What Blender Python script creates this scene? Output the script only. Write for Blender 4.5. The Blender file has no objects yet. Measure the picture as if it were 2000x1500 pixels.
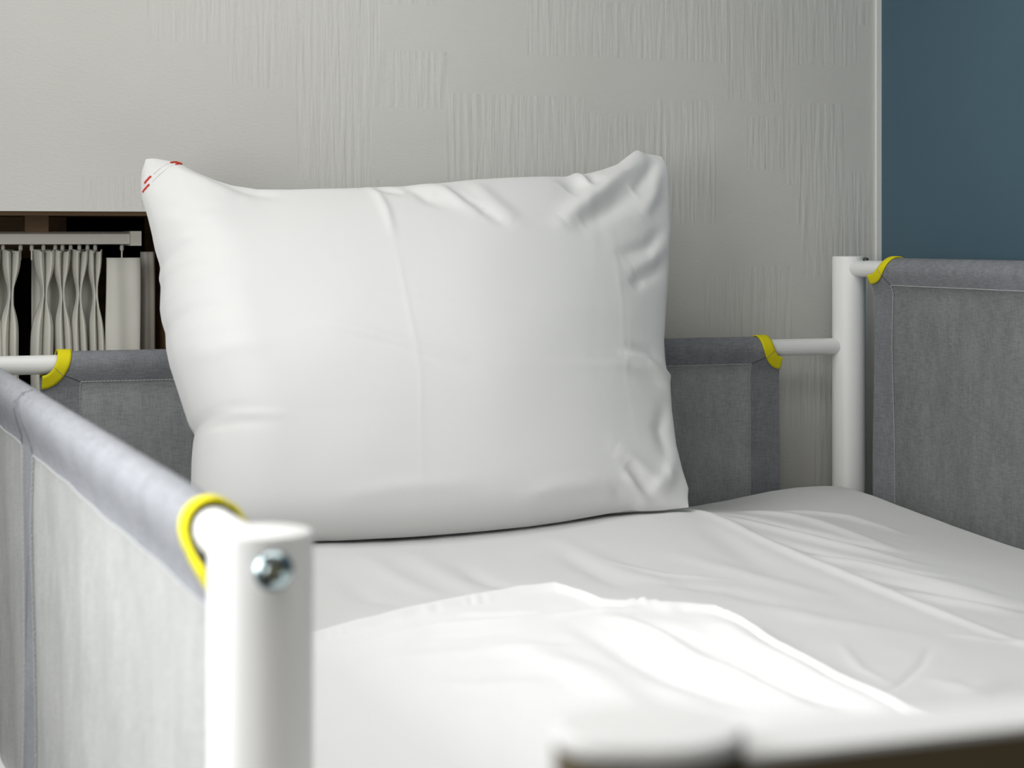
import bpy, math, random
import numpy as np

random.seed(4)
rng = np.random.default_rng(7)
scene = bpy.context.scene
C = scene.collection
ZC = 1.85                      # height of the camera above the floor (upper bunk)
FPX, HOR = 3750.0, 460.0       # focal length and horizon row for a 2000 x 1500 picture
YAW = math.radians(20.8)
CAM = np.array([-1.1421, -1.9195])
FW = np.array([math.sin(YAW), math.cos(YAW)])
RT = np.array([math.cos(YAW), -math.sin(YAW)])

# ------------------------------------------------------------------ camera
cd = bpy.data.cameras.new('camera')
cam = bpy.data.objects.new('camera', cd)
C.objects.link(cam)
cam.location = (CAM[0], CAM[1], ZC)
cam.rotation_euler = (math.pi / 2, 0, -YAW)
cd.sensor_width = 36
cd.lens = FPX / 2000 * 36
cd.shift_y = -(750 - HOR) / 2000
cd.clip_start = 0.02
cd.dof.use_dof = True
cd.dof.focus_distance = 1.97
cd.dof.aperture_fstop = 11.0
scene.camera = cam

# ------------------------------------------------------------------ light
w = bpy.data.worlds.new('world')
scene.world = w
w.use_nodes = True
w.node_tree.nodes['Background'].inputs[0].default_value = (0.80, 0.90, 1.0, 1)
w.node_tree.nodes['Background'].inputs[1].default_value = 0.0


def area(name, loc, target, sx, sy, power, col):
    l = bpy.data.lights.new(name, 'AREA')
    l.shape = 'RECTANGLE'
    l.size, l.size_y = sx, sy
    l.energy = power
    l.color = col
    o = bpy.data.objects.new(name, l)
    C.objects.link(o)
    o.location = loc
    d = np.array(target) - np.array(loc)
    from mathutils import Vector
    o.rotation_euler = Vector(d).to_track_quat('-Z', 'Z').to_euler()
    return o


# daylight through the window openings of the left wall
area('window_daylight', (-1.45, -1.05, ZC + 0.10), (-1.0, -1.05, ZC + 0.0), 0.5, 0.6, 7.2, (0.985, 0.99, 1.0))
area('window_daylight', (-1.46, -0.6, ZC + 0.45), (-0.8, -0.8, ZC - 0.1), 0.5, 0.4, 2.1, (0.985, 0.99, 1.0))
# light of the rest of the room, from the front left
area('room_light', (-1.9, -3.2, ZC + 0.08), (-0.4, -0.2, ZC - 0.1), 0.8, 0.7, 8.4, (1.0, 0.985, 0.96))
# three unseen lights added overhead to brighten the bed
area('overhead_fill', (-1.18, -0.98, ZC + 0.75), (-1.18, -0.98, 0), 0.5, 0.5, 3.3, (1.0, 0.99, 0.97))
area('overhead_fill', (-0.62, -1.2, ZC + 0.75), (-0.62, -1.2, 0), 0.6, 0.6, 2.6, (1.0, 0.99, 0.97))
area('overhead_fill', (-0.8, -0.35, ZC + 0.76), (-0.8, -0.35, 0), 0.7, 0.4, 2.2, (1.0, 0.99, 0.97))

vs = scene.view_settings
vs.view_transform = 'Standard'
vs.look = 'None'
vs.gamma = 1.0
vs.exposure = 0.06
vs.use_curve_mapping = False
scene.cycles.use_denoising = True
scene.cycles.max_bounces = 8
scene.cycles.diffuse_bounces = 5


# ------------------------------------------------------------------ measuring: where a sight line meets a real plane
def ray(u, v):
    d = FW + (u - 1000) / FPX * RT
    return d, (HOR - v) / FPX


def onY(u, v, Y):
    d, s = ray(u, v)
    t = (Y - CAM[1]) / d[1]
    return np.array([CAM[0] + t * d[0], Y, ZC + t * s])


def onX(u, v, X):
    d, s = ray(u, v)
    t = (X - CAM[0]) / d[0]
    return np.array([X, CAM[1] + t * d[1], ZC + t * s])


def onZ(u, v, z):
    d, s = ray(u, v)
    t = (z - ZC) / s
    return np.array([CAM[0] + t * d[0], CAM[1] + t * d[1], z])


# ------------------------------------------------------------------ objects
WORLD = {}


def link(name, V, Fc, mat, parent=None, smooth=True, origin=None):
    V = np.asarray(V, float)
    if origin is None:
        lo, hi = V.min(0), V.max(0)
        origin = np.array([(lo[0] + hi[0]) / 2, (lo[1] + hi[1]) / 2, lo[2]])
    me = bpy.data.meshes.new(name)
    me.from_pydata((V - origin).tolist(), [], [tuple(int(i) for i in f) for f in Fc])
    me.update()
    if smooth:
        me.polygons.foreach_set('use_smooth', [True] * len(me.polygons))
    me.materials.append(mat)
    o = bpy.data.objects.new(name, me)
    C.objects.link(o)
    WORLD[o.name] = np.array(origin, float)
    if parent is not None:
        o.parent = parent
        o.location = origin - WORLD[parent.name]
    else:
        o.location = origin
    return o


def tag(o, label=None, cat=None, group=None, kind=None):
    if label:
        o['label'] = label
    if cat:
        o['category'] = cat
    if group:
        o['group'] = group
    if kind:
        o['kind'] = kind
    return o


def empty(name, loc):
    o = bpy.data.objects.new(name, None)
    C.objects.link(o)
    o.empty_display_size = 0.05
    o.location = loc
    WORLD[o.name] = np.array(loc, float)
    return o


class MB:
    def __init__(s):
        s.V, s.F, s.n = [], [], 0

    def add(s, V, F):
        s.V.extend([tuple(map(float, v)) for v in V])
        s.F.extend([tuple(int(i) + s.n for i in f) for f in F])
        s.n += len(V)

    def box(s, lo, hi):
        x0, y0, z0 = lo
        x1, y1, z1 = hi
        V = [(x0, y0, z0), (x1, y0, z0), (x1, y1, z0), (x0, y1, z0), (x0, y0, z1), (x1, y0, z1), (x1, y1, z1), (x0, y1, z1)]
        s.add(V, [(0, 3, 2, 1), (4, 5, 6, 7), (0, 1, 5, 4), (1, 2, 6, 5), (2, 3, 7, 6), (3, 0, 4, 7)])

    def rings(s, rings, cap0=True, cap1=True):
        k = len(rings[0])
        V = [p for r in rings for p in r]
        F = []
        for i in range(len(rings) - 1):
            for j in range(k):
                F.append((i * k + j, i * k + (j + 1) % k, (i + 1) * k + (j + 1) % k, (i + 1) * k + j))
        if cap0:
            F.append(tuple(reversed(range(k))))
        if cap1:
            F.append(tuple(range((len(rings) - 1) * k, len(rings) * k)))
        s.add(V, F)

    def lathe(s, base, axis, prof, n=32, caps=(True, True)):
        """prof: list of (distance along axis, radius)"""
        axis = np.array(axis, float)
        axis /= np.linalg.norm(axis)
        a = np.cross(axis, [0, 0, 1.0] if abs(axis[2]) < 0.9 else [1.0, 0, 0])
        a /= np.linalg.norm(a)
        b = np.cross(axis, a)
        base = np.array(base, float)
        R = []
        for h, r in prof:
            R.append([base + axis * h + r * (math.cos(t) * a + math.sin(t) * b) for t in np.linspace(0, 2 * math.pi, n, endpoint=False)])
        s.rings(R, *caps)

    def tube(s, p, q, r, n=20, bev=0.0):
        p, q = np.array(p, float), np.array(q, float)
        L = np.linalg.norm(q - p)
        if bev:
            prof = [(0, r - bev), (bev * 0.3, r - bev * 0.3), (bev, r), (L - bev, r), (L - bev * 0.3, r - bev * 0.3), (L, r - bev)]
        else:
            prof = [(0, r), (L, r)]
        s.lathe(p, q - p, prof, n)

    def path(s, pts, r, n=8):
        pts = [np.array(p, float) for p in pts]
        R = []
        for i, p in enumerate(pts):
            t = pts[min(i + 1, len(pts) - 1)] - pts[max(i - 1, 0)]
            t /= np.linalg.norm(t)
            a = np.cross(t, [0.13, 0.31, 0.94])
            a /= np.linalg.norm(a)
            b = np.cross(t, a)
            R.append([p + r * (math.cos(x) * a + math.sin(x) * b) for x in np.linspace(0, 2 * math.pi, n, endpoint=False)])
        s.rings(R)

    def grid(s, P, flip=False):
        n, m = P.shape[:2]
        F = []
        for i in range(n - 1):
            for j in range(m - 1):
                q = (i * m + j, (i + 1) * m + j, (i + 1) * m + j + 1, i * m + j + 1)
                F.append(q[::-1] if flip else q)
        s.add(P.reshape(-1, 3), F)

    def build(s, name, mat, parent=None, smooth=True, origin=None):
        o = link(name, s.V, s.F, mat, parent, smooth, origin)
        if smooth:
            o.data.set_sharp_from_angle(angle=math.radians(38))
        return o


# ------------------------------------------------------------------ materials
def nmat(name, rough=0.6, color=(0.8, 0.8, 0.8), metallic=0.0, spec=0.4):
    m = bpy.data.materials.new(name)
    m.use_nodes = True
    b = m.node_tree.nodes['Principled BSDF']
    b.inputs['Base Color'].default_value = (*color, 1)
    b.inputs['Roughness'].default_value = rough
    b.inputs['Metallic'].default_value = metallic
    b.inputs['Specular IOR Level'].default_value = spec
    return m, m.node_tree.nodes, m.node_tree.links, b


def N(nodes, t, **kw):
    n = nodes.new(t)
    for k, v in kw.items():
        setattr(n, k, v)
    return n


def mathn(nodes, links, op, a, b=None):
    n = nodes.new('ShaderNodeMath')
    n.operation = op
    for i, x in enumerate((a, b)):
        if x is None:
            continue
        if isinstance(x, (int, float)):
            n.inputs[i].default_value = x
        else:
            links.new(x, n.inputs[i])
    return n.outputs[0]


def scaled_pos(nodes, links, s):
    g = nodes.new('ShaderNodeNewGeometry')
    mp = nodes.new('ShaderNodeMapping')
    mp.inputs['Scale'].default_value = s
    links.new(g.outputs['Position'], mp.inputs['Vector'])
    return mp.outputs[0]


def noise(nodes, links, vec, scale, detail=2.0):
    n = nodes.new('ShaderNodeTexNoise')
    n.inputs['Scale'].default_value = scale
    n.inputs['Detail'].default_value = detail
    links.new(vec, n.inputs['Vector'])
    return n.outputs['Fac']


def bump(nodes, links, h, bsdf, dist, strength=1.0):
    b = nodes.new('ShaderNodeBump')
    b.inputs['Distance'].default_value = dist
    b.inputs['Strength'].default_value = strength
    links.new(h, b.inputs['Height'])
    links.new(b.outputs[0], bsdf.inputs['Normal'])


def ramp(nodes, links, fac, c0, c1, p0=0.3, p1=0.7):
    r = nodes.new('ShaderNodeValToRGB')
    r.color_ramp.elements[0].position = p0
    r.color_ramp.elements[1].position = p1
    r.color_ramp.elements[0].color = (*c0, 1)
    r.color_ramp.elements[1].color = (*c1, 1)
    links.new(fac, r.inputs[0])
    return r.outputs[0]


def woven(name, c0, c1, bumpd=0.0003, scale=900, transl=0.0):
    """grey melange cloth: two crossed thread noises"""
    m, n, l, b = nmat(name, 0.9, c1, spec=0.15)
    a1 = noise(n, l, scaled_pos(n, l, (1, 1, 0.12)), scale, 1)
    a2 = noise(n, l, scaled_pos(n, l, (0.12, 0.12, 1)), scale, 1)
    a3 = noise(n, l, scaled_pos(n, l, (1, 1, 0.4)), 60, 3)
    s = mathn(n, l, 'ADD', a1, a2)
    s = mathn(n, l, 'ADD', mathn(n, l, 'MULTIPLY', s, 0.36), mathn(n, l, 'MULTIPLY', a3, 0.28))
    l.new(ramp(n, l, s, c0, c1, 0.36, 0.64), b.inputs['Base Color'])
    bump(n, l, s, b, bumpd)
    if transl:
        t = n.new('ShaderNodeBsdfTranslucent')
        t.inputs[0].default_value = (*c1, 1)
        mx = n.new('ShaderNodeMixShader')
        mx.inputs[0].default_value = transl
        out = n['Material Output']
        l.new(b.outputs[0], mx.inputs[1])
        l.new(t.outputs[0], mx.inputs[2])
        l.new(mx.outputs[0], out.inputs[0])
    return m


def cotton(name, col, bumpd=0.0006):
    m, n, l, b = nmat(name, 0.85, col, spec=0.2)
    b.inputs['Sheen Weight'].default_value = 0.15
    a = noise(n, l, scaled_pos(n, l, (1, 1, 1)), 45, 4)
    bump(n, l, a, b, bumpd, 0.5)
    return m


M = {}
M['white_metal'] = nmat('white powder coated steel', 0.38, (0.80, 0.80, 0.785))[0]
M['lit_top'] = nmat('lit top white', 0.45, (0.90, 0.90, 0.885))[0]  # brighter white for foot-end tops: light falling on them, put into the colour
M['steel'] = nmat('zinc steel', 0.22, (0.42, 0.50, 0.52), 1.0)[0]
M['dark_steel'] = nmat('dark screw steel', 0.4, (0.07, 0.07, 0.07), 0.6)[0]
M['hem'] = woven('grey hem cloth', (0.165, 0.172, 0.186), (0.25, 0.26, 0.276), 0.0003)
M['hem_lit'] = woven('lit tone hem cloth', (0.21, 0.216, 0.232), (0.32, 0.328, 0.345), 0.0003)  # hem cloth lightened: side light on the left guard put into the colour
M['panel_overlit'] = woven('bright lit tone panel cloth', (0.36, 0.365, 0.355), (0.50, 0.505, 0.49), 0.0003, transl=0.12)  # same grey cloth, strong side light on the left guard worked into its colour
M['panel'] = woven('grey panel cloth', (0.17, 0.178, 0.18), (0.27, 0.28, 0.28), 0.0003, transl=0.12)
M['panel_lit'] = woven('lit tone panel cloth', (0.27, 0.278, 0.284), (0.42, 0.43, 0.436), 0.0003, transl=0.12)  # same grey cloth for the head panel, brighter light painted in
M['yellow'] = nmat('yellow binding tape', 0.75, (0.74, 0.66, 0.01), spec=0.2)[0]
M['thread'] = nmat('pale grey thread', 0.8, (0.50, 0.51, 0.51), spec=0.2)[0]
M['red_thread'] = nmat('red thread', 0.8, (0.55, 0.05, 0.03), spec=0.2)[0]
M['sheet'] = cotton('white cotton sheet', (0.71, 0.71, 0.70))
M['duvet'] = cotton('white cotton top sheet', (0.90, 0.90, 0.895))
M['pillow'] = cotton('white cotton pillowcase', (0.715, 0.715, 0.705), 0.0004)
M['mattress'] = cotton('mattress ticking', (0.7, 0.7, 0.68))
M['curtain'] = cotton('off white curtain cloth', (0.74, 0.73, 0.66), 0.0003)
M['rail_white'] = nmat('cream painted aluminium', 0.4, (0.78, 0.76, 0.68))[0]
M['white_trim'] = nmat('white edge strip', 0.5, (0.78, 0.78, 0.75))[0]
M['ceiling'] = nmat('white ceiling paint', 0.9, (0.75, 0.75, 0.73))[0]
M['glass'] = nmat('night dark window glass', 0.08, (0.012, 0.013, 0.014))[0]


def wood(name, c0, c1, ax):
    m, n, l, b = nmat(name, 0.55, c1)
    s = [14, 14, 14]
    s[ax] = 1.2
    a = noise(n, l, scaled_pos(n, l, tuple(s)), 6, 5)
    l.new(ramp(n, l, a, c0, c1), b.inputs['Base Color'])
    bump(n, l, a, b, 0.001, 0.3)
    return m


M['brown_wood'] = wood('brown window wood', (0.11, 0.062, 0.025), (0.19, 0.115, 0.05), 0)
M['board_shade'] = wood('brown shade tone board', (0.115, 0.088, 0.048), (0.155, 0.120, 0.068), 0)  # brown stands for shade on the foot end's near face
M['post_shade'] = nmat('brown shade tone post', 0.55, (0.100, 0.076, 0.034))[0]  # white steel post, its shaded front painted in as brown
M['floor'] = wood('brown floor boards', (0.12, 0.075, 0.045), (0.2, 0.13, 0.08), 1)


def wallpaper():
    m, n, l, b = nmat('embossed greige wallpaper', 0.8, (0.6, 0.6, 0.57), spec=0.25)
    g = n.new('ShaderNodeNewGeometry')
    sp = n.new('ShaderNodeSeparateXYZ')
    l.new(g.outputs['Position'], sp.inputs[0])
    X, Z = sp.outputs['X'], sp.outputs['Z']

    def patch(wx, hz, seed, th):
        row = mathn(n, l, 'FLOOR', mathn(n, l, 'DIVIDE', mathn(n, l, 'ADD', Z, seed * 0.37), hz))
        wn = n.new('ShaderNodeTexWhiteNoise')
        wn.noise_dimensions = '1D'
        l.new(mathn(n, l, 'ADD', row, seed * 3.3), wn.inputs['W'])
        col = mathn(n, l, 'FLOOR', mathn(n, l, 'ADD', mathn(n, l, 'DIVIDE', X, wx), mathn(n, l, 'MULTIPLY', wn.outputs['Value'], 1.0)))
        cb = n.new('ShaderNodeCombineXYZ')
        l.new(col, cb.inputs[0])
        l.new(row, cb.inputs[1])
        cb.inputs[2].default_value = seed
        w2 = n.new('ShaderNodeTexWhiteNoise')
        w2.noise_dimensions = '3D'
        l.new(cb.outputs[0], w2.inputs['Vector'])
        return mathn(n, l, 'GREATER_THAN', w2.outputs['Value'], th)

    mask = mathn(n, l, 'MAXIMUM', patch(0.083, 0.095, 1.0, 0.66), patch(0.105, 0.062, 2.0, 0.72))
    rib = noise(n, l, scaled_pos(n, l, (1, 1, 0.07)), 180, 2.5)
    rib = mathn(n, l, 'MULTIPLY', mathn(n, l, 'SUBTRACT', rib, 0.5), mask)
    fine = noise(n, l, scaled_pos(n, l, (0.35, 1, 1)), 420, 2)
    h = mathn(n, l, 'ADD', mathn(n, l, 'MULTIPLY', rib, 1.0), mathn(n, l, 'MULTIPLY', fine, 0.19))
    bump(n, l, h, b, 0.0026, 0.5)
    tone = noise(n, l, scaled_pos(n, l, (1, 1, 1)), 5, 3)
    l.new(ramp(n, l, tone, (0.585, 0.575, 0.54), (0.615, 0.61, 0.575)), b.inputs['Base Color'])
    return m


M['wallpaper'] = wallpaper()


def plain(name, c0, c1):
    m, n, l, b = nmat(name, 0.75, c0, spec=0.3)
    a = noise(n, l, scaled_pos(n, l, (1, 1, 1)), 260, 3)
    bump(n, l, a, b, 0.0006, 0.35)
    t = noise(n, l, scaled_pos(n, l, (1, 1, 1)), 3, 3)
    l.new(ramp(n, l, t, c0, c1), b.inputs['Base Color'])
    return m


M['blue_wall'] = plain('petrol blue wall paint', (0.062, 0.114, 0.150), (0.074, 0.132, 0.170))
M['wall_plain'] = plain('pale wall paint', (0.52, 0.52, 0.50), (0.56, 0.56, 0.54))

# ------------------------------------------------------------------ setting
YW, XW = 0.062, 0.079          # wallpapered wall plane, blue wall plane
ZCEIL = 2.62
XL = -1.48
YF = -3.6
NX1 = -0.742                   # right side of the window recess
NX0, NZ0, NZ1 = -1.4, ZC - 0.95, ZC + 0.0246
NY = 0.34                      # depth of the recess


def S(o):
    o['kind'] = 'structure'
    return o


b = MB()
b.box((XL, YW, NZ1), (XW, NY, ZCEIL))
b.box((NX1, YW, 0), (XW, NY, NZ1))
b.box((XL, YW, 0), (NX1, NY, NZ0))
b.box((XL, YW, NZ0), (NX0, NY, NZ1))
S(b.build('wall_back', M['wallpaper'], smooth=False))
b = MB()
b.box((XW, YF, 0), (XW + 0.12, NY, ZCEIL))
S(b.build('wall_right', M['blue_wall'], smooth=False))
b = MB()                        # left wall with the window opening the daylight comes through
wy0, wy1, wz0 = -1.42, -0.3, ZC + 0.12
b.box((XL - 0.12, -1.7, 0), (XL, YW, wz0 - 0.4))
b.box((XL - 0.12, -1.7, wz0 - 0.4), (XL, wy0, ZCEIL))
b.box((XL - 0.12, wy1, wz0 - 0.4), (XL, YW, ZCEIL))
S(b.build('wall_left', M['wall_plain'], smooth=False))
b = MB()
b.box((XL, YF, -0.1), (XW + 0.12, YW, 0))
S(b.build('floor', M['floor'], smooth=False))
b = MB()
b.box((XL, YF, ZCEIL), (XW + 0.12, YW, ZCEIL + 0.1))
S(b.build('ceiling', M['ceiling'], smooth=False))
# pale strip closing the wallpaper edge in the corner
b = MB()
b.box((XW - 0.0065, YW - 0.004, 0.1), (XW, YW, ZCEIL))
S(b.build('trim_1', M['white_trim'], smooth=False))

# window in the recess: dark wood lining, frame and glass
wn_ = S(empty('window_1', ((NX0 + NX1) / 2, NY, NZ0)))
b = MB()
b.box((NX1 - 0.012, YW + 0.004, NZ0), (NX1, NY, NZ1))
b.build('lining', M['brown_wood'], wn_, False)
b = MB()
b.box((NX0, YW + 0.012, NZ1 - 0.004), (NX1 - 0.012, NY, NZ1))
b.build('lining', M['brown_wood'], wn_, False)
b = MB()
for x0, x1 in ((NX0, NX0 + 0.06), (-1.12, -1.06), (NX1 - 0.10, NX1 - 0.012)):
    b.box((x0, NY - 0.05, NZ0), (x1, NY, NZ1 - 0.004))
b.box((NX0, NY - 0.05, NZ1 - 0.05), (NX1 - 0.012, NY, NZ1 - 0.004))
b.box((NX0, NY - 0.05, NZ0), (NX1 - 0.012, NY, NZ0 + 0.06))
b.build('window_frame', M['brown_wood'], wn_, False)
b = MB()
b.box((NX0, NY - 0.02, NZ0), (NX1 - 0.012, NY - 0.014, NZ1 - 0.004))
b.build('glass', M['glass'], wn_, False)

# ------------------------------------------------------------------ curtain rail and curtains
YC = 0.15
r0 = onY(275, 478, YC - 0.02)
r1 = onY(275, 452, YC - 0.02)
rail = empty('curtain_rail', (-1.2, YC, r0[2]))
tag(rail, 'cream curtain rail with a squared end across the window recess', 'curtain rail')
zt, zb = r1[2], r0[2]
hh = zt - zb
prof = [(-0.021, 0.06), (-0.0225, 0.5), (-0.021, 0.80), (-0.014, 0.97), (0.014, 1.0), (0.021, 0.9), (0.021, 0.05), (0.004, 0.0), (0.004, 0.12), (-0.004, 0.12), (-0.004, 0.0)]
b = MB()
b.rings([[(x, YC + p, zb + q * hh) for p, q in prof] for x in (NX0 + 0.02, r0[0] - 0.012)])
b.build('rail_profile', M['rail_white'], rail)
b = MB()
b.box((r0[0] - 0.0115, YC - 0.024, zb - 0.001), (r0[0], YC + 0.023, zt + 0.0003))
b.build('end_cap', M['rail_white'], rail, False)
bk0, bk1 = onY(46, 425, YC)[0], onY(92, 425, YC)[0]
for q in (0.0, 0.42):
    b = MB()
    b.box((bk0 - q, YC - 0.012, zt - 0.002), (bk1 - q, YC + 0.012, NZ1 - 0.004))
    b.build('bracket', M['brown_wood'], rail, False)
for u in (6, 40, 62, 85, 108, 122, 138, 155, 171, 186, 238):
    x = onY(u, 480, YC)[0]
    b = MB()
    b.tube((x, YC, zb - 0.016), (x, YC, zb + 0.001), 0.0010, 8)
    b.lathe((x, YC, zb - 0.0065), (0, 0, 1), [(0, 0.0015), (0.0016, 0.0022), (0.005, 0.0022), (0.0062, 0.0015)], 10)
    b.build('glider', M['rail_white'], rail)

ztop = onY(100, 487, YC)[2]
zpin = onY(100, 576, YC)[2]
zbot = ZC - 0.90


def zsamples():
    return np.concatenate([np.linspace(ztop, ztop - 0.22, 90), np.linspace(ztop - 0.23, zbot, 40)])


def pleated(name, centres, y0, label, wid, tail=None):
    """cloth of pinched folds: each pleat is two soft lobes that meet where the pleat is sewn"""
    zs = zsamples()
    root = empty(name, (onY(np.mean([c for c, _ in centres]), 600, y0)[0], y0, zbot))
    tag(root, label, 'curtain', None)
    for k, (cu, wu) in enumerate(centres):
        xc = onY(cu, 560, y0)[0]
        ww = (onY(cu + wu, 560, y0)[0] - onY(cu - wu, 560, y0)[0]) / 2
        t = np.linspace(-1, 1, 41)
        P = np.zeros((len(zs), len(t), 3))
        ph = rng.uniform(0, 6)
        for i, z in enumerate(zs):
            d = (z - zpin)
            pin = math.exp(-(d / 0.022) ** 2)
            up = 1.0 if d > 0 else 1.0 + 0.05 * math.sin(d * 18 + ph)
            wz = ww * (1 - 0.74 * pin) * up
            a = np.abs(t)
            x = xc + wz * t + 0.0015 * math.sin(z * 31 + ph)
            lobes = np.sin(np.pi * np.clip(a, 0, 1)) ** 0.8
            dep = (0.017 * (1 - 0.4 * pin) * lobes + 0.002 * (1 - a ** 2))
            P[i, :, 0] = x
            P[i, :, 1] = y0 - dep
            P[i, :, 2] = z - (0.004 * (np.cos(t * math.pi) * 0.5 + 0.5) if i == 0 else 0)
        bb = MB()
        bb.grid(P)
        o = bb.build('pleat', M['curtain'], root)
        md = o.modifiers.new('thick', 'SOLIDIFY')
        md.thickness = 0.0012
    if tail:
        xa, xb = onY(tail[0], 560, y0)[0], onY(tail[1], 560, y0)[0]
        t = np.linspace(0, 1, 60)
        P = np.zeros((len(zs), 60, 3))
        for i, z in enumerate(zs):
            P[i, :, 0] = xa + (xb - xa) * t
            P[i, :, 1] = y0 + 0.030 + 0.006 * np.sin(t * 19)
            P[i, :, 2] = z
        bb = MB()
        bb.grid(P)
        o = bb.build('backing_cloth', M['curtain'], root)
        md = o.modifiers.new('thick', 'SOLIDIFY')
        md.thickness = 0.0012
    return root


pleated('pleated_curtain', [(-85, 17), (-50, 18), (-15, 19), (19, 20)], YC, 'off white pinch pleated curtain ending left of the dark gap', 20, (-100, 34))
pleated('pleated_curtain', [(84, 22), (122, 18), (155, 17), (186, 16)], YC, 'off white pinch pleated curtain with four folds right of the dark gap', 20, (70, 200))


def flat_curtain(name, u0, u1, y0, ztp, label, amp, lean=0.0):
    zs = np.concatenate([np.linspace(ztp, ztp - 0.24, 60), np.linspace(ztp - 0.25, zbot, 30)])
    xa, xb = onY(u0, 560, y0)[0], onY(u1, 560, y0)[0]
    t = np.linspace(0, 1, 40)
    P = np.zeros((len(zs), 40, 3))
    for i, z in enumerate(zs):
        d = ztp - z
        P[i, :, 0] = xa + (xb - xa) * t * (1 + lean * min(d, 0.3)) + 0.001 * np.sin(z * 25)
        P[i, :, 1] = y0 - amp * np.sin(np.pi * t) ** 0.7 + 0.0015 * np.sin(t * 9 + z * 12)
        P[i, :, 2] = z
    bb = MB()
    bb.grid(P)
    o = bb.build(name, M['curtain'])
    md = o.modifiers.new('thick', 'SOLIDIFY')
    md.thickness = 0.0016
    return tag(o, label, 'curtain')


flat_curtain('flat_curtain', 206, 273, YC - 0.012, onY(240, 503, YC)[2], 'smooth flat curtain panel hanging at the end of the rail', 0.005, 0.35)
flat_curtain('flat_curtain', 272, 300, YC + 0.03, onY(290, 492, YC)[2], 'narrow shaded curtain edge between flat curtain panel and pillow', 0.010, 1.3)

# ------------------------------------------------------------------ bed
BW, BL = 0.98, 1.57
RP, RR = 0.019, 0.0094
ZH = ZC - 0.1265                # head rail and left guard rail
ZL = ZC - 0.1185
ZR = ZC - 0.0375                # wall side guard rail
bed = empty('bed_frame', (-BW / 2, -BL / 2, 0))
tag(bed, 'white tubular steel loft bed with grey cloth guard panels edged in yellow', 'bed')


def post(x, y, ztop_, mat='white_metal', cap=False):
    bb = MB()
    L = ztop_
    if cap:
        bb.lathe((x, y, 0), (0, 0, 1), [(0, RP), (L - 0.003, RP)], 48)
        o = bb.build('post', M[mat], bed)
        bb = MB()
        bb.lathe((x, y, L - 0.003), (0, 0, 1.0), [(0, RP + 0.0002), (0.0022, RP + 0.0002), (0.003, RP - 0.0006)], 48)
        bb.build('post_lit_top', M['lit_top'], o)
        return o
    bb.lathe((x, y, 0), (0, 0, 1), [(0, RP), (L - 0.0016, RP), (L - 0.0005, RP - 0.0006), (L, RP - 0.0022)], 48)
    return bb.build('post', M['white_metal'], bed)


def bolt(parent, p, axis, r=0.0072, mat='steel'):
    bb = MB()
    a = np.array(axis, float)
    hx = r * 0.46
    prof = [(-0.004, r * 0.98), (0.0008, r), (0.0020, r * 0.93), (0.0033, r * 0.76), (0.0041, r * 0.56), (0.0043, hx), (0.0018, hx * 0.95)]
    bb.lathe(p, a, prof, 24)
    return bb.build('bolt', M[mat], parent)


p_br = post(0, 0, ZC - 0.0235)
p_bl = post(-BW, 0, ZC - 0.1068)
p_fr = post(-BW, -1.236, ZC - 0.1068)
p_fl = post(-BW, -BL, ZC - 0.0978, 'post_shade', True)
p_rr = post(0, -BL, ZC - 0.0235)
bolt(p_fr, (-BW, -1.236 - RP, ZL), (0, -1, 0))
bolt(p_rr, (0, -BL - RP, ZR), (0, -1, 0))


def rail_tube(p, q, r=RR):
    bb = MB()
    bb.tube(p, q, r, 28)
    return bb.build('rail', M['white_metal'], bed)


rail_head = rail_tube((-BW + 0.014, 0, ZH), (-0.014, 0, ZH))
rail_left = rail_tube((-BW, -0.014, ZL), (-BW, -1.222, ZL))
rail_right = rail_tube((0, -0.014, ZR), (0, -BL + 0.014, ZR))
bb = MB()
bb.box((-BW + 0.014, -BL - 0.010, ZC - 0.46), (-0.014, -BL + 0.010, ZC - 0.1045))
added_foot_board = bb.build('added_foot_board', M['board_shade'], bed, False)  # board added for the foot rail, its shade put in as brown
bb = MB()
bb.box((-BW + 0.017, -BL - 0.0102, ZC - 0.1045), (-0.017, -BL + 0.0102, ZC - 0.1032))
bb.build('lit_strip', M['lit_top'], added_foot_board, False)
# small screws on top of the rails
sx = onY(1482, 660, 0)[0]
bb = MB()
bb.lathe((sx, 0, ZH + RR - 0.001), (0, 0, 1), [(0, 0.003), (0.0022, 0.003), (0.003, 0.002)], 12)
bb.build('screw', M['dark_steel'], rail_head)
bb = MB()
sy = onX(1691, 505, 0)[1]
bb.lathe((0, sy, ZR + RR - 0.001), (0, 0, 1), [(0, 0.0032), (0.0032, 0.0032), (0.004, 0.002)], 12)
bb.build('screw', M['dark_steel'], rail_right)
# mattress carrier: long beams, cross beams, slats
zb0, zb1 = ZC - 0.47, ZC - 0.41
for x in (-BW, 0):
    bb = MB()
    bb.box((x - 0.011, -BL + 0.012, zb0), (x + 0.011, -0.012, zb1))
    bb.build('side_beam', M['white_metal'], bed, False)
for y in (0, -BL):
    bb = MB()
    bb.box((-BW + 0.012, y - 0.011, zb0), (-0.012, y + 0.011, zb1))
    bb.build('end_beam', M['white_metal'], bed, False)
for i in range(9):
    y = -0.09 - i * 0.172
    bb = MB()
    bb.box((-BW + 0.011, y - 0.03, zb1 - 0.012), (-0.011, y + 0.03, zb1))
    bb.build('slat', M['white_metal'], bed, False)


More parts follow.
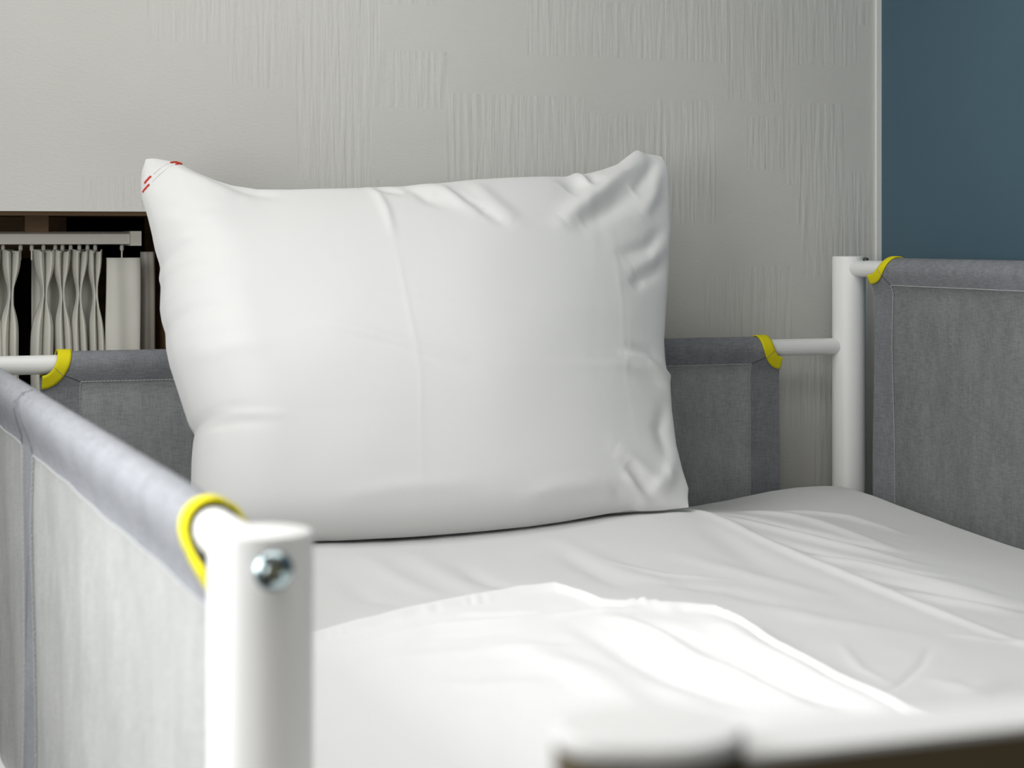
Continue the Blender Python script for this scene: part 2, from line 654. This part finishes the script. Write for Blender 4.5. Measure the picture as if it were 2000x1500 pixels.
# ---- cloth guard panels: a sleeve over the rail, hanging as a flat panel
def panel(P0, e, nrm, L, zr, drop, ends, cut=(0.016, 0.030), tape=0.0125, hemw=0.036, sidew=(0.037, 0.037), label=None, cloth='panel_lit', hem='hem', slack=0.0026):
    """P0: point on the rail axis at the panel's first side; e: along the rail; nrm: towards the seen face.
    ends: which of the two sides carry a cut corner with yellow tape"""
    e = np.array(e, float)
    nrm = np.array(nrm, float)
    P0 = np.array(P0, float)
    R = RR + slack
    q0 = math.pi * R / 2

    def prof(s):
        a = np.abs(s)
        sg = np.sign(s)
        n = np.where(a < q0, R * np.sin(np.minimum(a, q0) / R), 0)
        z = np.where(a < q0, -R * (1 - np.cos(np.minimum(a, q0) / R)), -R - (a - q0))
        k = np.clip((a - q0) / 0.030, 0, 1)
        k = k * k * (3 - 2 * k)
        n = np.where(a < q0, n, R + (0.0022 - R) * k)
        # outward direction of the surface
        on = np.where(a < q0, np.sin(np.minimum(a, q0) / R), 1.0)
        oz = np.where(a < q0, np.cos(np.minimum(a, q0) / R), 0.12)
        return sg * n, z, sg * on, oz

    def inset(s):
        a = np.abs(s)
        return np.where(a < cut[1], cut[0] * np.sqrt(np.clip(1 - (a / cut[1]) ** 2, 0, 1)), 0)

    def wob(x, s):
        a = np.abs(s)
        k = np.clip((a - q0) / 0.08, 0, 1)
        return k * (0.0016 * np.sin(x * 23 + a * 9) + 0.0012 * np.sin(x * 61 - a * 17))

    def pt(x, s, off=0.0):
        n, z, on, oz = prof(s)
        n = n + wob(x, s)
        p = P0[None, :] + np.multiply.outer(x, e) + np.multiply.outer(n + on * off, nrm)
        p = p + np.multiply.outer(z + oz * off, np.array([0, 0, 1.0])) + np.array([0, 0, zr + R - P0[2]])
        return p

    flip = np.dot(np.cross(e, [0, 0, 1]), nrm) > 0
    S0 = drop

    def sheetgrid(smin, smax, xl, xr, ns, nx, off):
        ss = np.linspace(smin, smax, ns)
        tt = np.linspace(0, 1, nx)
        A, B = np.meshgrid(ss, tt, indexing='ij')
        X = xl(A) + (xr(A) - xl(A)) * B
        return pt(X.ravel(), A.ravel(), off).reshape(ns, nx, 3)

    lo = (lambda s: inset(s)) if ends[0] else (lambda s: s * 0)
    hi = (lambda s: L - inset(s)) if ends[1] else (lambda s: s * 0 + L)
    root = None
    bb = MB()
    nx = max(24, int(L / 0.012))
    bb.grid(sheetgrid(-S0, S0, lo, hi, 140, nx, 0.0), flip)
    root = bb.build('guard_panel', M[cloth], bed)
    if label:
        root['label'] = label
    bb = MB()
    bb.grid(sheetgrid(-hemw, hemw, lo, hi, 80, nx, 0.0009), flip)
    bb.build('top_hem', M[hem], root)
    for side in (0, 1):
        ww = sidew[side]
        if not ww:
            continue
        for sg in (1, -1):
            bb = MB()
            if side == 0:
                f0, f1 = (lambda s: s * 0 - 0.0004), (lambda s: s * 0 + ww)
            else:
                f0, f1 = (lambda s: s * 0 + L - ww), (lambda s: s * 0 + L + 0.0004)
            a0, a1 = (hemw, S0) if sg > 0 else (-S0, -hemw)
            bb.grid(sheetgrid(a0, a1, f0, f1, 50, 5, 0.0008), flip)
            bb.build('side_hem', M[hem], root)
        # mitred seam from the corner of the stitching out to the tape
        x0, s0 = ww, hemw
        x1, s1 = (cut[0] * 0.75, cut[1] * 0.85) if ends[side] else (0.0, 0.0)
        tt = np.linspace(0, 1, 8)
        xs = x0 + (x1 - x0) * tt
        xs = xs if side == 0 else L - xs
        pts = pt(xs, s0 + (s1 - s0) * tt, 0.0010)
        bb = MB()
        bb.path(pts, 0.00035, 6)
        bb.build('mitre_seam', M['dark_steel'], root)
    # stitching, face side
    bb = MB()
    runs = [((sidew[0], hemw), (L - sidew[1], hemw))]
    if sidew[0]:
        runs.append(((sidew[0], hemw), (sidew[0], S0)))
    if sidew[1]:
        runs.append(((L - sidew[1], hemw), (L - sidew[1], S0)))
    for (xa, sa), (xb, sb) in runs:
        ln = math.hypot(xb - xa, sb - sa)
        k = int(ln / 0.0036)
        for i in range(k):
            q = np.array([i / k, (i + 0.5) / k, (i + 0.86) / k])
            pts = pt(xa + (xb - xa) * q, sa + (sb - sa) * q, 0.0011)
            bb.path([pts[0] - nrm * 0.0005, pts[1] + nrm * 0.0002, pts[2] - nrm * 0.0005], 0.00042, 5)
    st = bb.build('stitching', M['thread'], root)
    # yellow tape along the cut corner, both faces and over the top
    for side in (0, 1):
        if not ends[side]:
            continue
        th = np.linspace(0, math.pi / 2, 26)
        th = np.concatenate([-th[::-1], th[1:]])
        rr = np.linspace(0, 1, 6)
        A, B = np.meshgrid(th, rr, indexing='ij')
        x = (cut[0] - 0.0006 + B * (tape + 0.0006)) * np.cos(A)
        s = (cut[1] - 0.0006 + B * (tape + 0.0006)) * np.sin(A)
        if side == 1:
            x = L - x
        top = pt(x.ravel(), s.ravel(), 0.0021).reshape(len(th), 6, 3)
        bb = MB()
        bb.grid(top, flip if side == 1 else not flip)
        o = bb.build('yellow_binding', M['yellow'], root)
        md = o.modifiers.new('thick', 'SOLIDIFY')
        md.thickness = 0.0016
        md.offset = 0
        x, s = tape * 0.0 + (cut[0] + np.linspace(0, tape, 5)) * 0.72, (cut[1] + np.linspace(0, tape, 5)) * 0.72
        if side == 1:
            x = L - x
        bb = MB()
        bb.path(pt(x, s, 0.0029), 0.0003, 5)
        bb.build('binding_seam', M[hem], root)
    return root


# head panel
xa, xb = onY(80, 745, 0)[0], onY(1519, 715, 0)[0]
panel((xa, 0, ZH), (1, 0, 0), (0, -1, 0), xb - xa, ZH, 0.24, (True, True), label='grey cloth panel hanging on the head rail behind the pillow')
# wall side panel
ya = onX(1713, 565, 0)[1]
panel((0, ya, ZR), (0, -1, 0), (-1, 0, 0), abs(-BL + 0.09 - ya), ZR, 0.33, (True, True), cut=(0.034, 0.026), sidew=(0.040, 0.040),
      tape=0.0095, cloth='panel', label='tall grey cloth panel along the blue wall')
# left guard, two panels on one rail
y_end = -1.185
y_mid = onX(64, 1000, -BW)[1]
panel((-BW, y_mid, ZL), (0, -1, 0), (-1, 0, 0), abs(y_end - y_mid), ZL, 0.72, (False, True), cut=(0.030, 0.027), sidew=(0.036, 0.0), hemw=0.046, tape=0.0105, cloth='panel_overlit', hem='hem_lit', slack=0.0008,
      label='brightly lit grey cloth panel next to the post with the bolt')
panel((-BW, -0.07, ZL), (0, -1, 0), (-1, 0, 0), abs(y_mid + 0.0025 + 0.07), ZL, 0.72, (True, False), sidew=(0.03, 0.034), hemw=0.046, cloth='panel_overlit', hem='hem_lit', slack=0.0008,
      label='grey cloth panel on the left guard rail, further from the bolt')


# ------------------------------------------------------------------ mattress and bed linen
KY = 0.66
PY0 = -0.055
PZ0 = ZC + 0.075


def on_lean(u, v):
    """meeting point with the leaning plane of the pillow's seam: Y = PY0 + KY * (z - PZ0)"""
    d, s = ray(u, v)
    t = (PY0 + KY * (ZC - PZ0) - CAM[1]) / (d[1] - KY * s)
    return np.array([CAM[0] + t * d[0], CAM[1] + t * d[1], ZC + t * s])




def seg_bumps(X, Y, segs):
    """sum of soft ridges; segs: (points, width, height)"""
    out = np.zeros_like(X)
    for pts, wd, am in segs:
        best = np.full(X.shape, 1e9)
        fade = np.zeros_like(X)
        pts = np.array(pts, float)
        n = len(pts) - 1
        for i in range(n):
            a, c = pts[i][:2], pts[i + 1][:2]
            d = c - a
            L2 = d @ d
            t = np.clip(((X - a[0]) * d[0] + (Y - a[1]) * d[1]) / L2, 0, 1)
            dd = (X - a[0] - t * d[0]) ** 2 + (Y - a[1] - t * d[1]) ** 2
            k = dd < best
            best = np.where(k, dd, best)
            fade = np.where(k, (i + t) / n, fade)
        out += am * np.exp(-best / wd ** 2) * (0.06 + 0.94 * np.sin(np.pi * np.clip(fade, 0.02, 0.98)) ** 0.6)
    return out


def smooth_noise(X, Y, f, seed):
    r = np.random.default_rng(seed)
    out = np.zeros_like(X)
    for k in range(9):
        a = r.uniform(0, 2 * math.pi)
        ff = f * r.uniform(0.6, 1.6)
        out += np.sin((X * math.cos(a) + Y * math.sin(a)) * ff + r.uniform(0, 6.3))
    return out / 9


ctrl = []
for u, v, Y in ((1345, 992, -0.03), (1420, 977, -0.03), (1480, 963, -0.03), (1545, 953, -0.03), (1610, 949, -0.03), (1668, 951, -0.03)):
    ctrl.append(onY(u, v, Y))
for u, v in ((1718, 966), (1800, 1000), (1900, 1035), (2000, 1070)):
    ctrl.append(onX(u, v, -0.02))
for u, v in ((460, 1060), (620, 1058), (800, 1050), (950, 1038), (1100, 1020), (1200, 1003), (1300, 997)):
    ctrl.append(on_lean(u, v) - np.array([0, 0, 0.0025]))
for x, y, z in ((-.96, -.05, -.285), (-.96, -.4, -.285), (-.96, -.9, -.285), (-.96, -1.5, -.29), (-.5, -1.5, -.272), (-.02, -.7, -.304), (-.02, -1.1, -.304),
                (-.02, -1.5, -.304), (-.5, -.65, -.270), (-.5, -1.05, -.270), (-.8, -.75, -.274), (-.25, -.6, -.278), (-.25, -1.0, -.278), (-.5, -.4, -.275), (-.75, -.4, -.278),
                (-.5, -.05, -.287), (-.75, -.05, -.287)):
    ctrl.append(np.array([x, y, ZC + z]))
ctrl = np.array(ctrl)


def tps_fit(c):
    n = len(c)
    d = np.hypot(c[:, None, 0] - c[None, :, 0], c[:, None, 1] - c[None, :, 1])
    K = np.where(d > 0, d * d * np.log(np.maximum(d, 1e-9)), 0) + np.eye(n) * 2e-3
    P = np.column_stack([np.ones(n), c[:, 0], c[:, 1]])
    A = np.block([[K, P], [P.T, np.zeros((3, 3))]])
    return np.linalg.solve(A, np.concatenate([c[:, 2], np.zeros(3)]))


WT = tps_fit(ctrl)


def base_z(X, Y):
    out = WT[-3] + WT[-2] * X + WT[-1] * Y
    for w_, c_ in zip(WT[:-3], ctrl):
        d2 = (X - c_[0]) ** 2 + (Y - c_[1]) ** 2
        out = out + w_ * 0.5 * d2 * np.log(np.maximum(d2, 1e-12))
    return out


ZS = ZC - 0.270


def zp(*pts):
    return [onZ(u, v, ZS)[:2] for u, v in pts]


sheet_folds = [
    (zp((1310, 990), (1400, 1025), (1480, 1057), (1600, 1105), (1700, 1146), (1830, 1198), (1910, 1225), (2100, 1290)), 0.0065, 0.0050),
    (zp((1290, 995), (1480, 1070), (1700, 1160), (1900, 1240)), 0.020, 0.003),
    (zp((1440, 985), (1560, 1000), (1740, 1052)), 0.009, 0.00507), (zp((1400, 1000), (1560, 1028), (1760, 1062)), 0.008, -0.00435),
    (zp((1420, 1020), (1600, 1052), (1800, 1085)), 0.009, 0.00435), (zp((1480, 1050), (1650, 1080), (1850, 1110)), 0.008, -0.00406),
    (zp((1520, 975), (1660, 985), (1760, 1010)), 0.008, 0.00435), (zp((1560, 1080), (1700, 1100), (1950, 1150)), 0.010, 0.00464),
    (zp((1640, 1110), (1800, 1135), (2000, 1175)), 0.010, -0.00435), (zp((1740, 1150), (1850, 1165), (2000, 1190)), 0.010, 0.00406),
    (zp((1090, 1065), (1160, 1105), (1230, 1145)), 0.010, -0.0022), (zp((1100, 1055), (1230, 1110), (1330, 1145)), 0.012, 0.0022),
    (zp((890, 1085), (950, 1120), (1010, 1135)), 0.010, -0.0022), (zp((1180, 1085), (1300, 1115), (1400, 1125)), 0.006, 0.0018),
    (zp((700, 1075), (790, 1120), (860, 1150)), 0.012, 0.0028), (zp((650, 1090), (720, 1150), (790, 1165)), 0.011, -0.002),
    (zp((800, 1070), (900, 1125), (960, 1150)), 0.012, 0.0026),
    (zp((1330, 1080), (1500, 1130), (1620, 1165)), 0.012, 0.0022), (zp((1250, 1130), (1420, 1150), (1560, 1195)), 0.012, -0.0020),
    (zp((1695, 1372), (1760, 1340), (1798, 1305), (1818, 1268)), 0.0024, -0.0012), (zp((1640, 1260), (1680, 1310), (1740, 1340)), 0.004, 0.0012),
    (zp((1820, 1330), (1900, 1355), (1960, 1330)), 0.010, 0.0022), (zp((1850, 1240), (1930, 1250), (2050, 1262)), 0.006, 0.0015),
    (zp((1340, 1012), (1420, 1060), (1520, 1120)), 0.015, -0.0025),
    (zp((1480, 1180), (1600, 1215), (1760, 1240)), 0.014, 0.0022),
]

mat_root = None
bb = MB()
nx, ny = 40, 60
xs = np.linspace(-BW + 0.03, -0.025, nx)
ys = np.linspace(-BL + 0.03, -0.025, ny)
X, Y = np.meshgrid(xs, ys, indexing='ij')
top = np.stack([X, Y, base_z(X, Y) - 0.012], -1)
bot = np.stack([X, Y, np.full_like(X, zb1 + 0.001)], -1)
bb.grid(top)
bb.grid(bot, True)
for sl in (np.s_[0, :], np.s_[-1, :], np.s_[:, 0], np.s_[:, -1]):
    bb.grid(np.stack([bot[sl], top[sl]]), sl in ())
tag(bb.build('mattress', M['mattress']), 'white mattress lying on the bed frame under the sheet', 'mattress')


def sheet_surface(X, Y):
    z = base_z(X, Y)
    z = z + seg_bumps(X, Y, sheet_folds) + 0.0011 * smooth_noise(X, Y, 45, 3) + 0.0005 * smooth_noise(X, Y * 0.6, 130, 5)
    return z


nx, ny = 440, 640
xs = np.linspace(-BW + 0.022, -0.0165, nx)
ys = np.linspace(-BL + 0.022, -0.0165, ny)
X, Y = np.meshgrid(xs, ys, indexing='ij')
Z = sheet_surface(X, Y)
edge = np.minimum(np.minimum(X - xs[0], xs[-1] - X), np.minimum(Y - ys[0], ys[-1] - Y))
ro = 0.016
Z = Z - np.where(edge < ro, ro - np.sqrt(np.clip(ro ** 2 - (ro - edge) ** 2, 0, None)), 0) * 0.8
bb = MB()
G = np.stack([X, Y, Z], -1)
bb.grid(G)
for sl in (np.s_[0, :], np.s_[-1, :], np.s_[:, 0], np.s_[:, -1]):
    t = G[sl]
    d = t.copy()
    d[:, 2] = ZC - 0.385
    bb.grid(np.stack([d, t]))
bed_sheet = bb.build('fitted_sheet', M['sheet'])
tag(bed_sheet, 'white cotton fitted sheet with a long ironed crease stretched over the mattress', 'bed sheet')

# white top sheet, folded back, over the foot half of the bed
cont = [(440, 1290), (540, 1250), (620, 1226), (720, 1203), (820, 1180), (920, 1160), (1010, 1145), (1080, 1140), (1125, 1157), (1170, 1178), (1215, 1184), (1265, 1186), (1330, 1190),
        (1390, 1197), (1440, 1226), (1500, 1268), (1560, 1302), (1640, 1346), (1740, 1390), (1890, 1432), (2060, 1478), (2240, 1520)]
cw = np.array([onZ(u, v, ZS + 0.006)[:2] for u, v in cont])
dd = np.r_[0, np.cumsum(np.hypot(*np.diff(cw, axis=0).T))]
dd /= dd[-1]
ns, nt = 360, 260
sv = np.linspace(0, 1, ns)
cx = np.interp(sv, dd, cw[:, 0])
cy = np.interp(sv, dd, cw[:, 1])
cx = np.clip(cx, -BW + 0.025, -0.03)
k_ = sv ** 1.7
fx = (-BW + 0.025) * (1 - k_) + cx[-1] * k_
fy = np.interp(sv, [0, 0.8, 1], [-BL + 0.035, -BL + 0.035, max(cy[-1], -BL + 0.035)])
tv = np.linspace(0, 1, nt) ** 1.15
X = cx[:, None] + (fx - cx)[:, None] * tv[None, :]
Y = cy[:, None] + (fy - cy)[:, None] * tv[None, :]
ZD = ZS + 0.008


def zq(*pts):
    return [onZ(u, v, ZD)[:2] for u, v in pts]


duvet_folds = [
    (zq((1180, 1200), (1260, 1240), (1370, 1300), (1480, 1350), (1600, 1385)), 0.012, 0.0055),
    (zq((1120, 1220), (1240, 1290), (1330, 1335), (1460, 1385)), 0.010, -0.003),
    (zq((1240, 1210), (1330, 1250), (1420, 1320)), 0.010, -0.0032),
    (zq((1390, 1215), (1480, 1280), (1600, 1345), (1760, 1405)), 0.012, 0.0055),
    (zq((1420, 1290), (1520, 1345), (1640, 1390)), 0.010, -0.0032),
    (zq((760, 1215), (900, 1195), (1060, 1195), (1150, 1178)), 0.007, -0.0016),
    (zq((640, 1262), (840, 1222), (1000, 1212), (1100, 1196)), 0.009, 0.0026),
    (zq((650, 1290), (850, 1240), (1040, 1228)), 0.007, -0.0018),
    (zq((640, 1330), (800, 1280), (1000, 1265), (1120, 1270)), 0.014, 0.002),
    (zq((700, 1400), (900, 1340), (1100, 1330)), 0.018, 0.002),
    (zq((1080, 1205), (1160, 1196), (1260, 1192)), 0.006, 0.0025),
    (zq((1200, 1335), (1340, 1390), (1480, 1425)), 0.014, -0.0025),
    (zq((1000, 1260), (1150, 1320), (1300, 1395)), 0.016, 0.003),
]
ZU = sheet_surface(X, Y)
Z = 0.5 * ZU + 0.5 * base_z(X, Y) + 0.0085 + 1.35 * seg_bumps(X, Y, duvet_folds) + 0.0012 * smooth_noise(X, Y, 38, 11) + 0.0005 * smooth_noise(X, Y, 150, 12)
# hem band along the folded edge: a rounded lip, puckered where it was sewn
de = np.hypot(X - cx[:, None], Y - cy[:, None])
lip = 0.0045 * np.exp(-((de - 0.010) / 0.012) ** 2)
puck = 0.0006 * (np.sin(sv * 330 + 5 * np.sin(sv * 47)) * (0.5 + 0.5 * np.sin(sv * 71 + 2 * np.sin(sv * 23))))[:, None] * np.exp(-((de - 0.022) / 0.010) ** 2) * (sv < 0.62)[:, None]
Z = Z + lip + puck
ruff = np.exp(-((sv - np.interp(1255, [c[0] for c in cont], dd)) / 0.012) ** 2)[:, None]
Z = Z + ruff * 0.004 * (0.6 + 0.4 * np.sin(sv * 700))[:, None] * np.exp(-(de / 0.012) ** 2)
Z = np.maximum(Z, ZU + 0.003)
G = np.stack([X, Y, Z], -1)
low = G[:, :1].copy()
low[:, 0, 2] = ZU[:, 0] + 0.0022
mid = G[:, :1].copy()
mid[:, 0, 2] = 0.45 * low[:, 0, 2] + 0.55 * mid[:, 0, 2]
bb = MB()
bb.grid(np.concatenate([low, mid, G], 1))
top_sheet = bb.build('top_sheet', M['duvet'])
tag(top_sheet, 'bright white rumpled top sheet folded back over the foot half of the bed', 'bed sheet')

# ------------------------------------------------------------------ pillow
topc = [(285, 311), (300, 309), (350, 322), (370, 335), (390, 345), (420, 358), (450, 368), (500, 377), (560, 378), (630, 376), (700, 374), (720, 372), (780, 371), (850, 365), (920, 357), (990, 352), (1050, 349), (1105, 347),
        (1120, 340), (1135, 343), (1170, 334), (1205, 322), (1225, 306), (1243, 293), (1262, 300), (1278, 303), (1292, 306)]
rightc = [(1292, 306), (1302, 325), (1305, 345), (1308, 400), (1309, 440), (1307, 500), (1304, 560), (1301, 600), (1299, 640), (1297, 665), (1299, 700), (1302, 722), (1311, 733), (1309, 748), (1312, 800), (1321, 870), (1332, 915), (1345, 955), (1343, 970), (1345, 991)]
botc = [(385, 1064), (460, 1062), (540, 1061), (620, 1058), (700, 1054), (800, 1049), (880, 1043), (950, 1037), (1030, 1029), (1100, 1019), (1150, 1010), (1200, 1001), (1235, 996), (1255, 999), (1290, 997), (1345, 991)]
leftc = [(285, 311), (277, 335), (275, 360), (277, 385), (284, 408), (290, 430), (297, 460), (303, 490), (311, 515), (313, 525), (310, 545), (314, 560), (313, 580), (312, 605), (316, 630), (323, 650), (324, 680), (330, 710), (340, 740), (348, 765), (358, 795), (368, 825), (381, 845), (377, 865), (374, 900), (373, 950), (374, 1000), (378, 1040), (385, 1064)]


def curve(pts, n):
    p = np.array(pts, float)
    d = np.r_[0, np.cumsum(np.hypot(*np.diff(p, axis=0).T))]
    d /= d[-1]
    t = np.linspace(0, 1, n)
    q = np.column_stack([np.interp(t, d, p[:, 0]), np.interp(t, d, p[:, 1])])
    for _ in range(2):
        q[1:-1] = 0.25 * q[:-2] + 0.5 * q[1:-1] + 0.25 * q[2:]
    return q


NU, NV = 300, 240
ct, cb_ = curve(topc, NU), curve(botc, NU)
cl, cr = curve(leftc, NV), curve(rightc, NV)
s = np.linspace(0, 1, NU)[None, :, None]
t = np.linspace(0, 1, NV)[:, None, None]
UV = (1 - t) * ct[None] + t * cb_[None] + (1 - s) * cl[:, None] + s * cr[:, None] \
    - ((1 - s) * (1 - t) * ct[0] + s * (1 - t) * ct[-1] + (1 - s) * t * cb_[0] + s * t * cb_[-1])
U, Vv = UV[..., 0], UV[..., 1]
d0 = FW[0] + (U - 1000) / FPX * RT[0]
d1 = FW[1] + (U - 1000) / FPX * RT[1]
sl_ = (HOR - Vv) / FPX
tt = (PY0 + KY * (ZC - PZ0) - CAM[1]) / (d1 - KY * sl_)
mid = np.stack([CAM[0] + tt * d0, CAM[1] + tt * d1, ZC + tt * sl_], -1)
sn = s[..., 0]
tn = t[..., 0]
ft = 1 - np.abs(2 * tn - 1) ** 2.4
lft = np.clip(1 - np.clip(1 - sn / 0.16, 0, 1) ** 2.2, 0, 1) ** 0.6
rgt = np.clip(1 - np.clip((sn - 0.56) / 0.44, 0, 1) ** 2.0, 0, 1) ** 0.78
ft = np.where(tn > 0.5, 1 - np.abs(2 * tn - 1) ** 12.0, ft)
full = np.clip(lft * rgt, 0, 1) * np.clip(ft, 0, 1) ** 0.55
low_ = np.clip((tn - 0.45) / 0.55, 0, 1)
front = 0.074 * (1 - 0.45 * low_ * low_ * (3 - 2 * low_)) * full * (0.80 + 0.20 * np.sin(math.pi * np.clip(sn * 0.95 + 0.05, 0, 1)))
# the filling has slid down: fuller below the middle
front = front * (0.86 + 0.28 * tn)

pil_folds = [  # in picture measure: points, width, height (m)
    ([(706, 374), (722, 415), (732, 460), (738, 520)], 9, 0.0026), ([(738, 520), (748, 600), (760, 680), (785, 800), (803, 1045)], 6, 0.00035),
    ([(718, 384), (745, 398), (775, 412)], 12, -0.0055), ([(770, 378), (800, 410), (815, 432), (850, 452)], 13, -0.0040),
    ([(800, 376), (850, 405), (880, 440), (920, 470)], 17, 0.0060), ([(855, 395), (890, 440), (950, 492)], 11, -0.0042), ([(905, 380), (935, 440), (980, 490)], 18, 0.0035),
    ([(1243, 296), (1205, 350), (1160, 395), (1110, 440), (1070, 480)], 20, 0.0085), ([(1230, 390), (1180, 430), (1110, 480)], 20, -0.0060),
    ([(1085, 350), (1110, 385), (1090, 400)], 22, -0.0055), ([(1122, 342), (1132, 370), (1140, 390)], 8, 0.0040), ([(1150, 350), (1150, 385)], 12, -0.0040),
    ([(1285, 312), (1255, 355), (1230, 390)], 14, -0.0045), ([(1292, 320), (1275, 390), (1240, 440)], 14, 0.0035),
    ([(1300, 450), (1250, 500), (1190, 530)], 13, -0.0035), ([(1304, 480), (1260, 530), (1220, 555)], 14, 0.0040), ([(1300, 525), (1240, 560), (1215, 590)], 15, -0.0040),
    ([(1150, 440), (1165, 490), (1178, 540), (1190, 620), (1196, 700), (1210, 800), (1225, 860)], 6, 0.00022), ([(1165, 440), (1180, 510), (1196, 640)], 6, 0.0002),
    ([(1195, 726), (1250, 723), (1310, 738)], 11, 0.0036), ([(1210, 705), (1260, 704), (1300, 712)], 12, -0.0026), ([(1200, 745), (1300, 760)], 14, -0.0026),
    ([(1300, 790), (1280, 850), (1300, 900)], 16, -0.0035), ([(1320, 890), (1300, 940), (1260, 985)], 16, 0.0045), ([(1205, 925), (1240, 955), (1290, 990)], 12, -0.0050),
    ([(1180, 900), (1230, 930), (1290, 960)], 18, 0.0030), ([(1180, 975), (1210, 990), (1235, 998)], 10, -0.0030), ([(1255, 998), (1225, 965), (1200, 945)], 9, 0.0030),
    ([(360, 335), (420, 378), (480, 405), (540, 420)], 14, -0.0038), ([(300, 330), (370, 370), (460, 420)], 24, 0.0050), ([(440, 362), (520, 390), (600, 392), (700, 400)], 12, 0.0020),
    ([(290, 440), (340, 470), (420, 480)], 14, 0.0016), ([(300, 430), (350, 446), (420, 452)], 12, -0.0014), ([(312, 520), (340, 505), (370, 508)], 8, 0.0016), ([(312, 545), (350, 540)], 7, -0.0012),
    ([(313, 600), (360, 590), (420, 596)], 12, 0.0020), ([(378, 842), (420, 845), (480, 862), (540, 868)], 9, 0.0018), ([(378, 860), (430, 868), (500, 880)], 9, -0.0016),
    ([(590, 706), (700, 730), (860, 772)], 10, 0.0014), ([(600, 720), (720, 748), (860, 788)], 10, -0.0010), ([(330, 720), (400, 740), (500, 742)], 16, 0.0018),
    ([(720, 655), (850, 668), (960, 672)], 9, 0.0008), ([(640, 1010), (760, 995), (900, 985)], 16, 0.0018), ([(960, 1035), (1060, 990), (1160, 970)], 18, 0.0024),
]
disp = np.zeros_like(U)
for pts, wd, am in pil_folds:
    disp += seg_bumps(U, Vv, [(pts, wd, am)])
edgek = np.clip(np.minimum(np.minimum(sn, 1 - sn) * 4.2, np.minimum(tn, 1 - tn) * 3.4) / 0.16, 0, 1)
disp = disp * (0.25 + 0.75 * edgek) + 0.0012 * smooth_noise(U / 100, Vv / 100, 3.0, 21) * edgek
nrm = np.array([0, -1, KY]) / math.hypot(1, KY)
Fp = mid + (front * 1.0 + disp)[..., None] * nrm
Bp = mid - (0.055 * full * (0.35 + 0.65 * tn))[..., None] * nrm
for Q in (Fp, Bp):
    Q[..., 2] = np.maximum(Q[..., 2], sheet_surface(Q[..., 0], Q[..., 1]) + 0.0022)
bb = MB()
bb.grid(Fp)
bb.grid(Bp, True)
V = np.array(bb.V)
pillow = link('pillow', V, bb.F, M['pillow'])
tag(pillow, 'white cotton pillow with red corner stitching leaning against the head panel', 'pillow')


def pil_pt(u, v, off):
    k = np.argmin((U - u) ** 2 + (Vv - v) ** 2)
    i, j = np.unravel_index(k, U.shape)
    return Fp[i, j] + nrm * off


def thread(pts, r, mat, name, par):
    bb_ = MB()
    P = []
    for (u0, v0), (u1, v1) in zip(pts[:-1], pts[1:]):
        for k in np.linspace(0, 1, 7)[:-1]:
            P.append(pil_pt(u0 + (u1 - u0) * k, v0 + (v1 - v0) * k, r * 0.6))
    P.append(pil_pt(*pts[-1], r * 0.6))
    Q = [np.mean(P[max(0, i - 1):i + 2], 0) for i in range(len(P))]
    bb_.path(Q, r, 6)
    return bb_.build(name, M[mat], par)


for a_, b_ in (((279, 366), (293, 356)), ((277, 380), (290, 372)), ((328, 334), (344, 325)), ((338, 340), (353, 330)), ((345, 325), (353, 331))):
    thread([a_, b_], 0.0011, 'red_thread', 'red_stitch', pillow)
for a_, b_ in (((293, 356), (328, 334)), ((290, 372), (338, 340))):
    thread([a_, b_], 0.0004, 'thread', 'seam_thread', pillow)
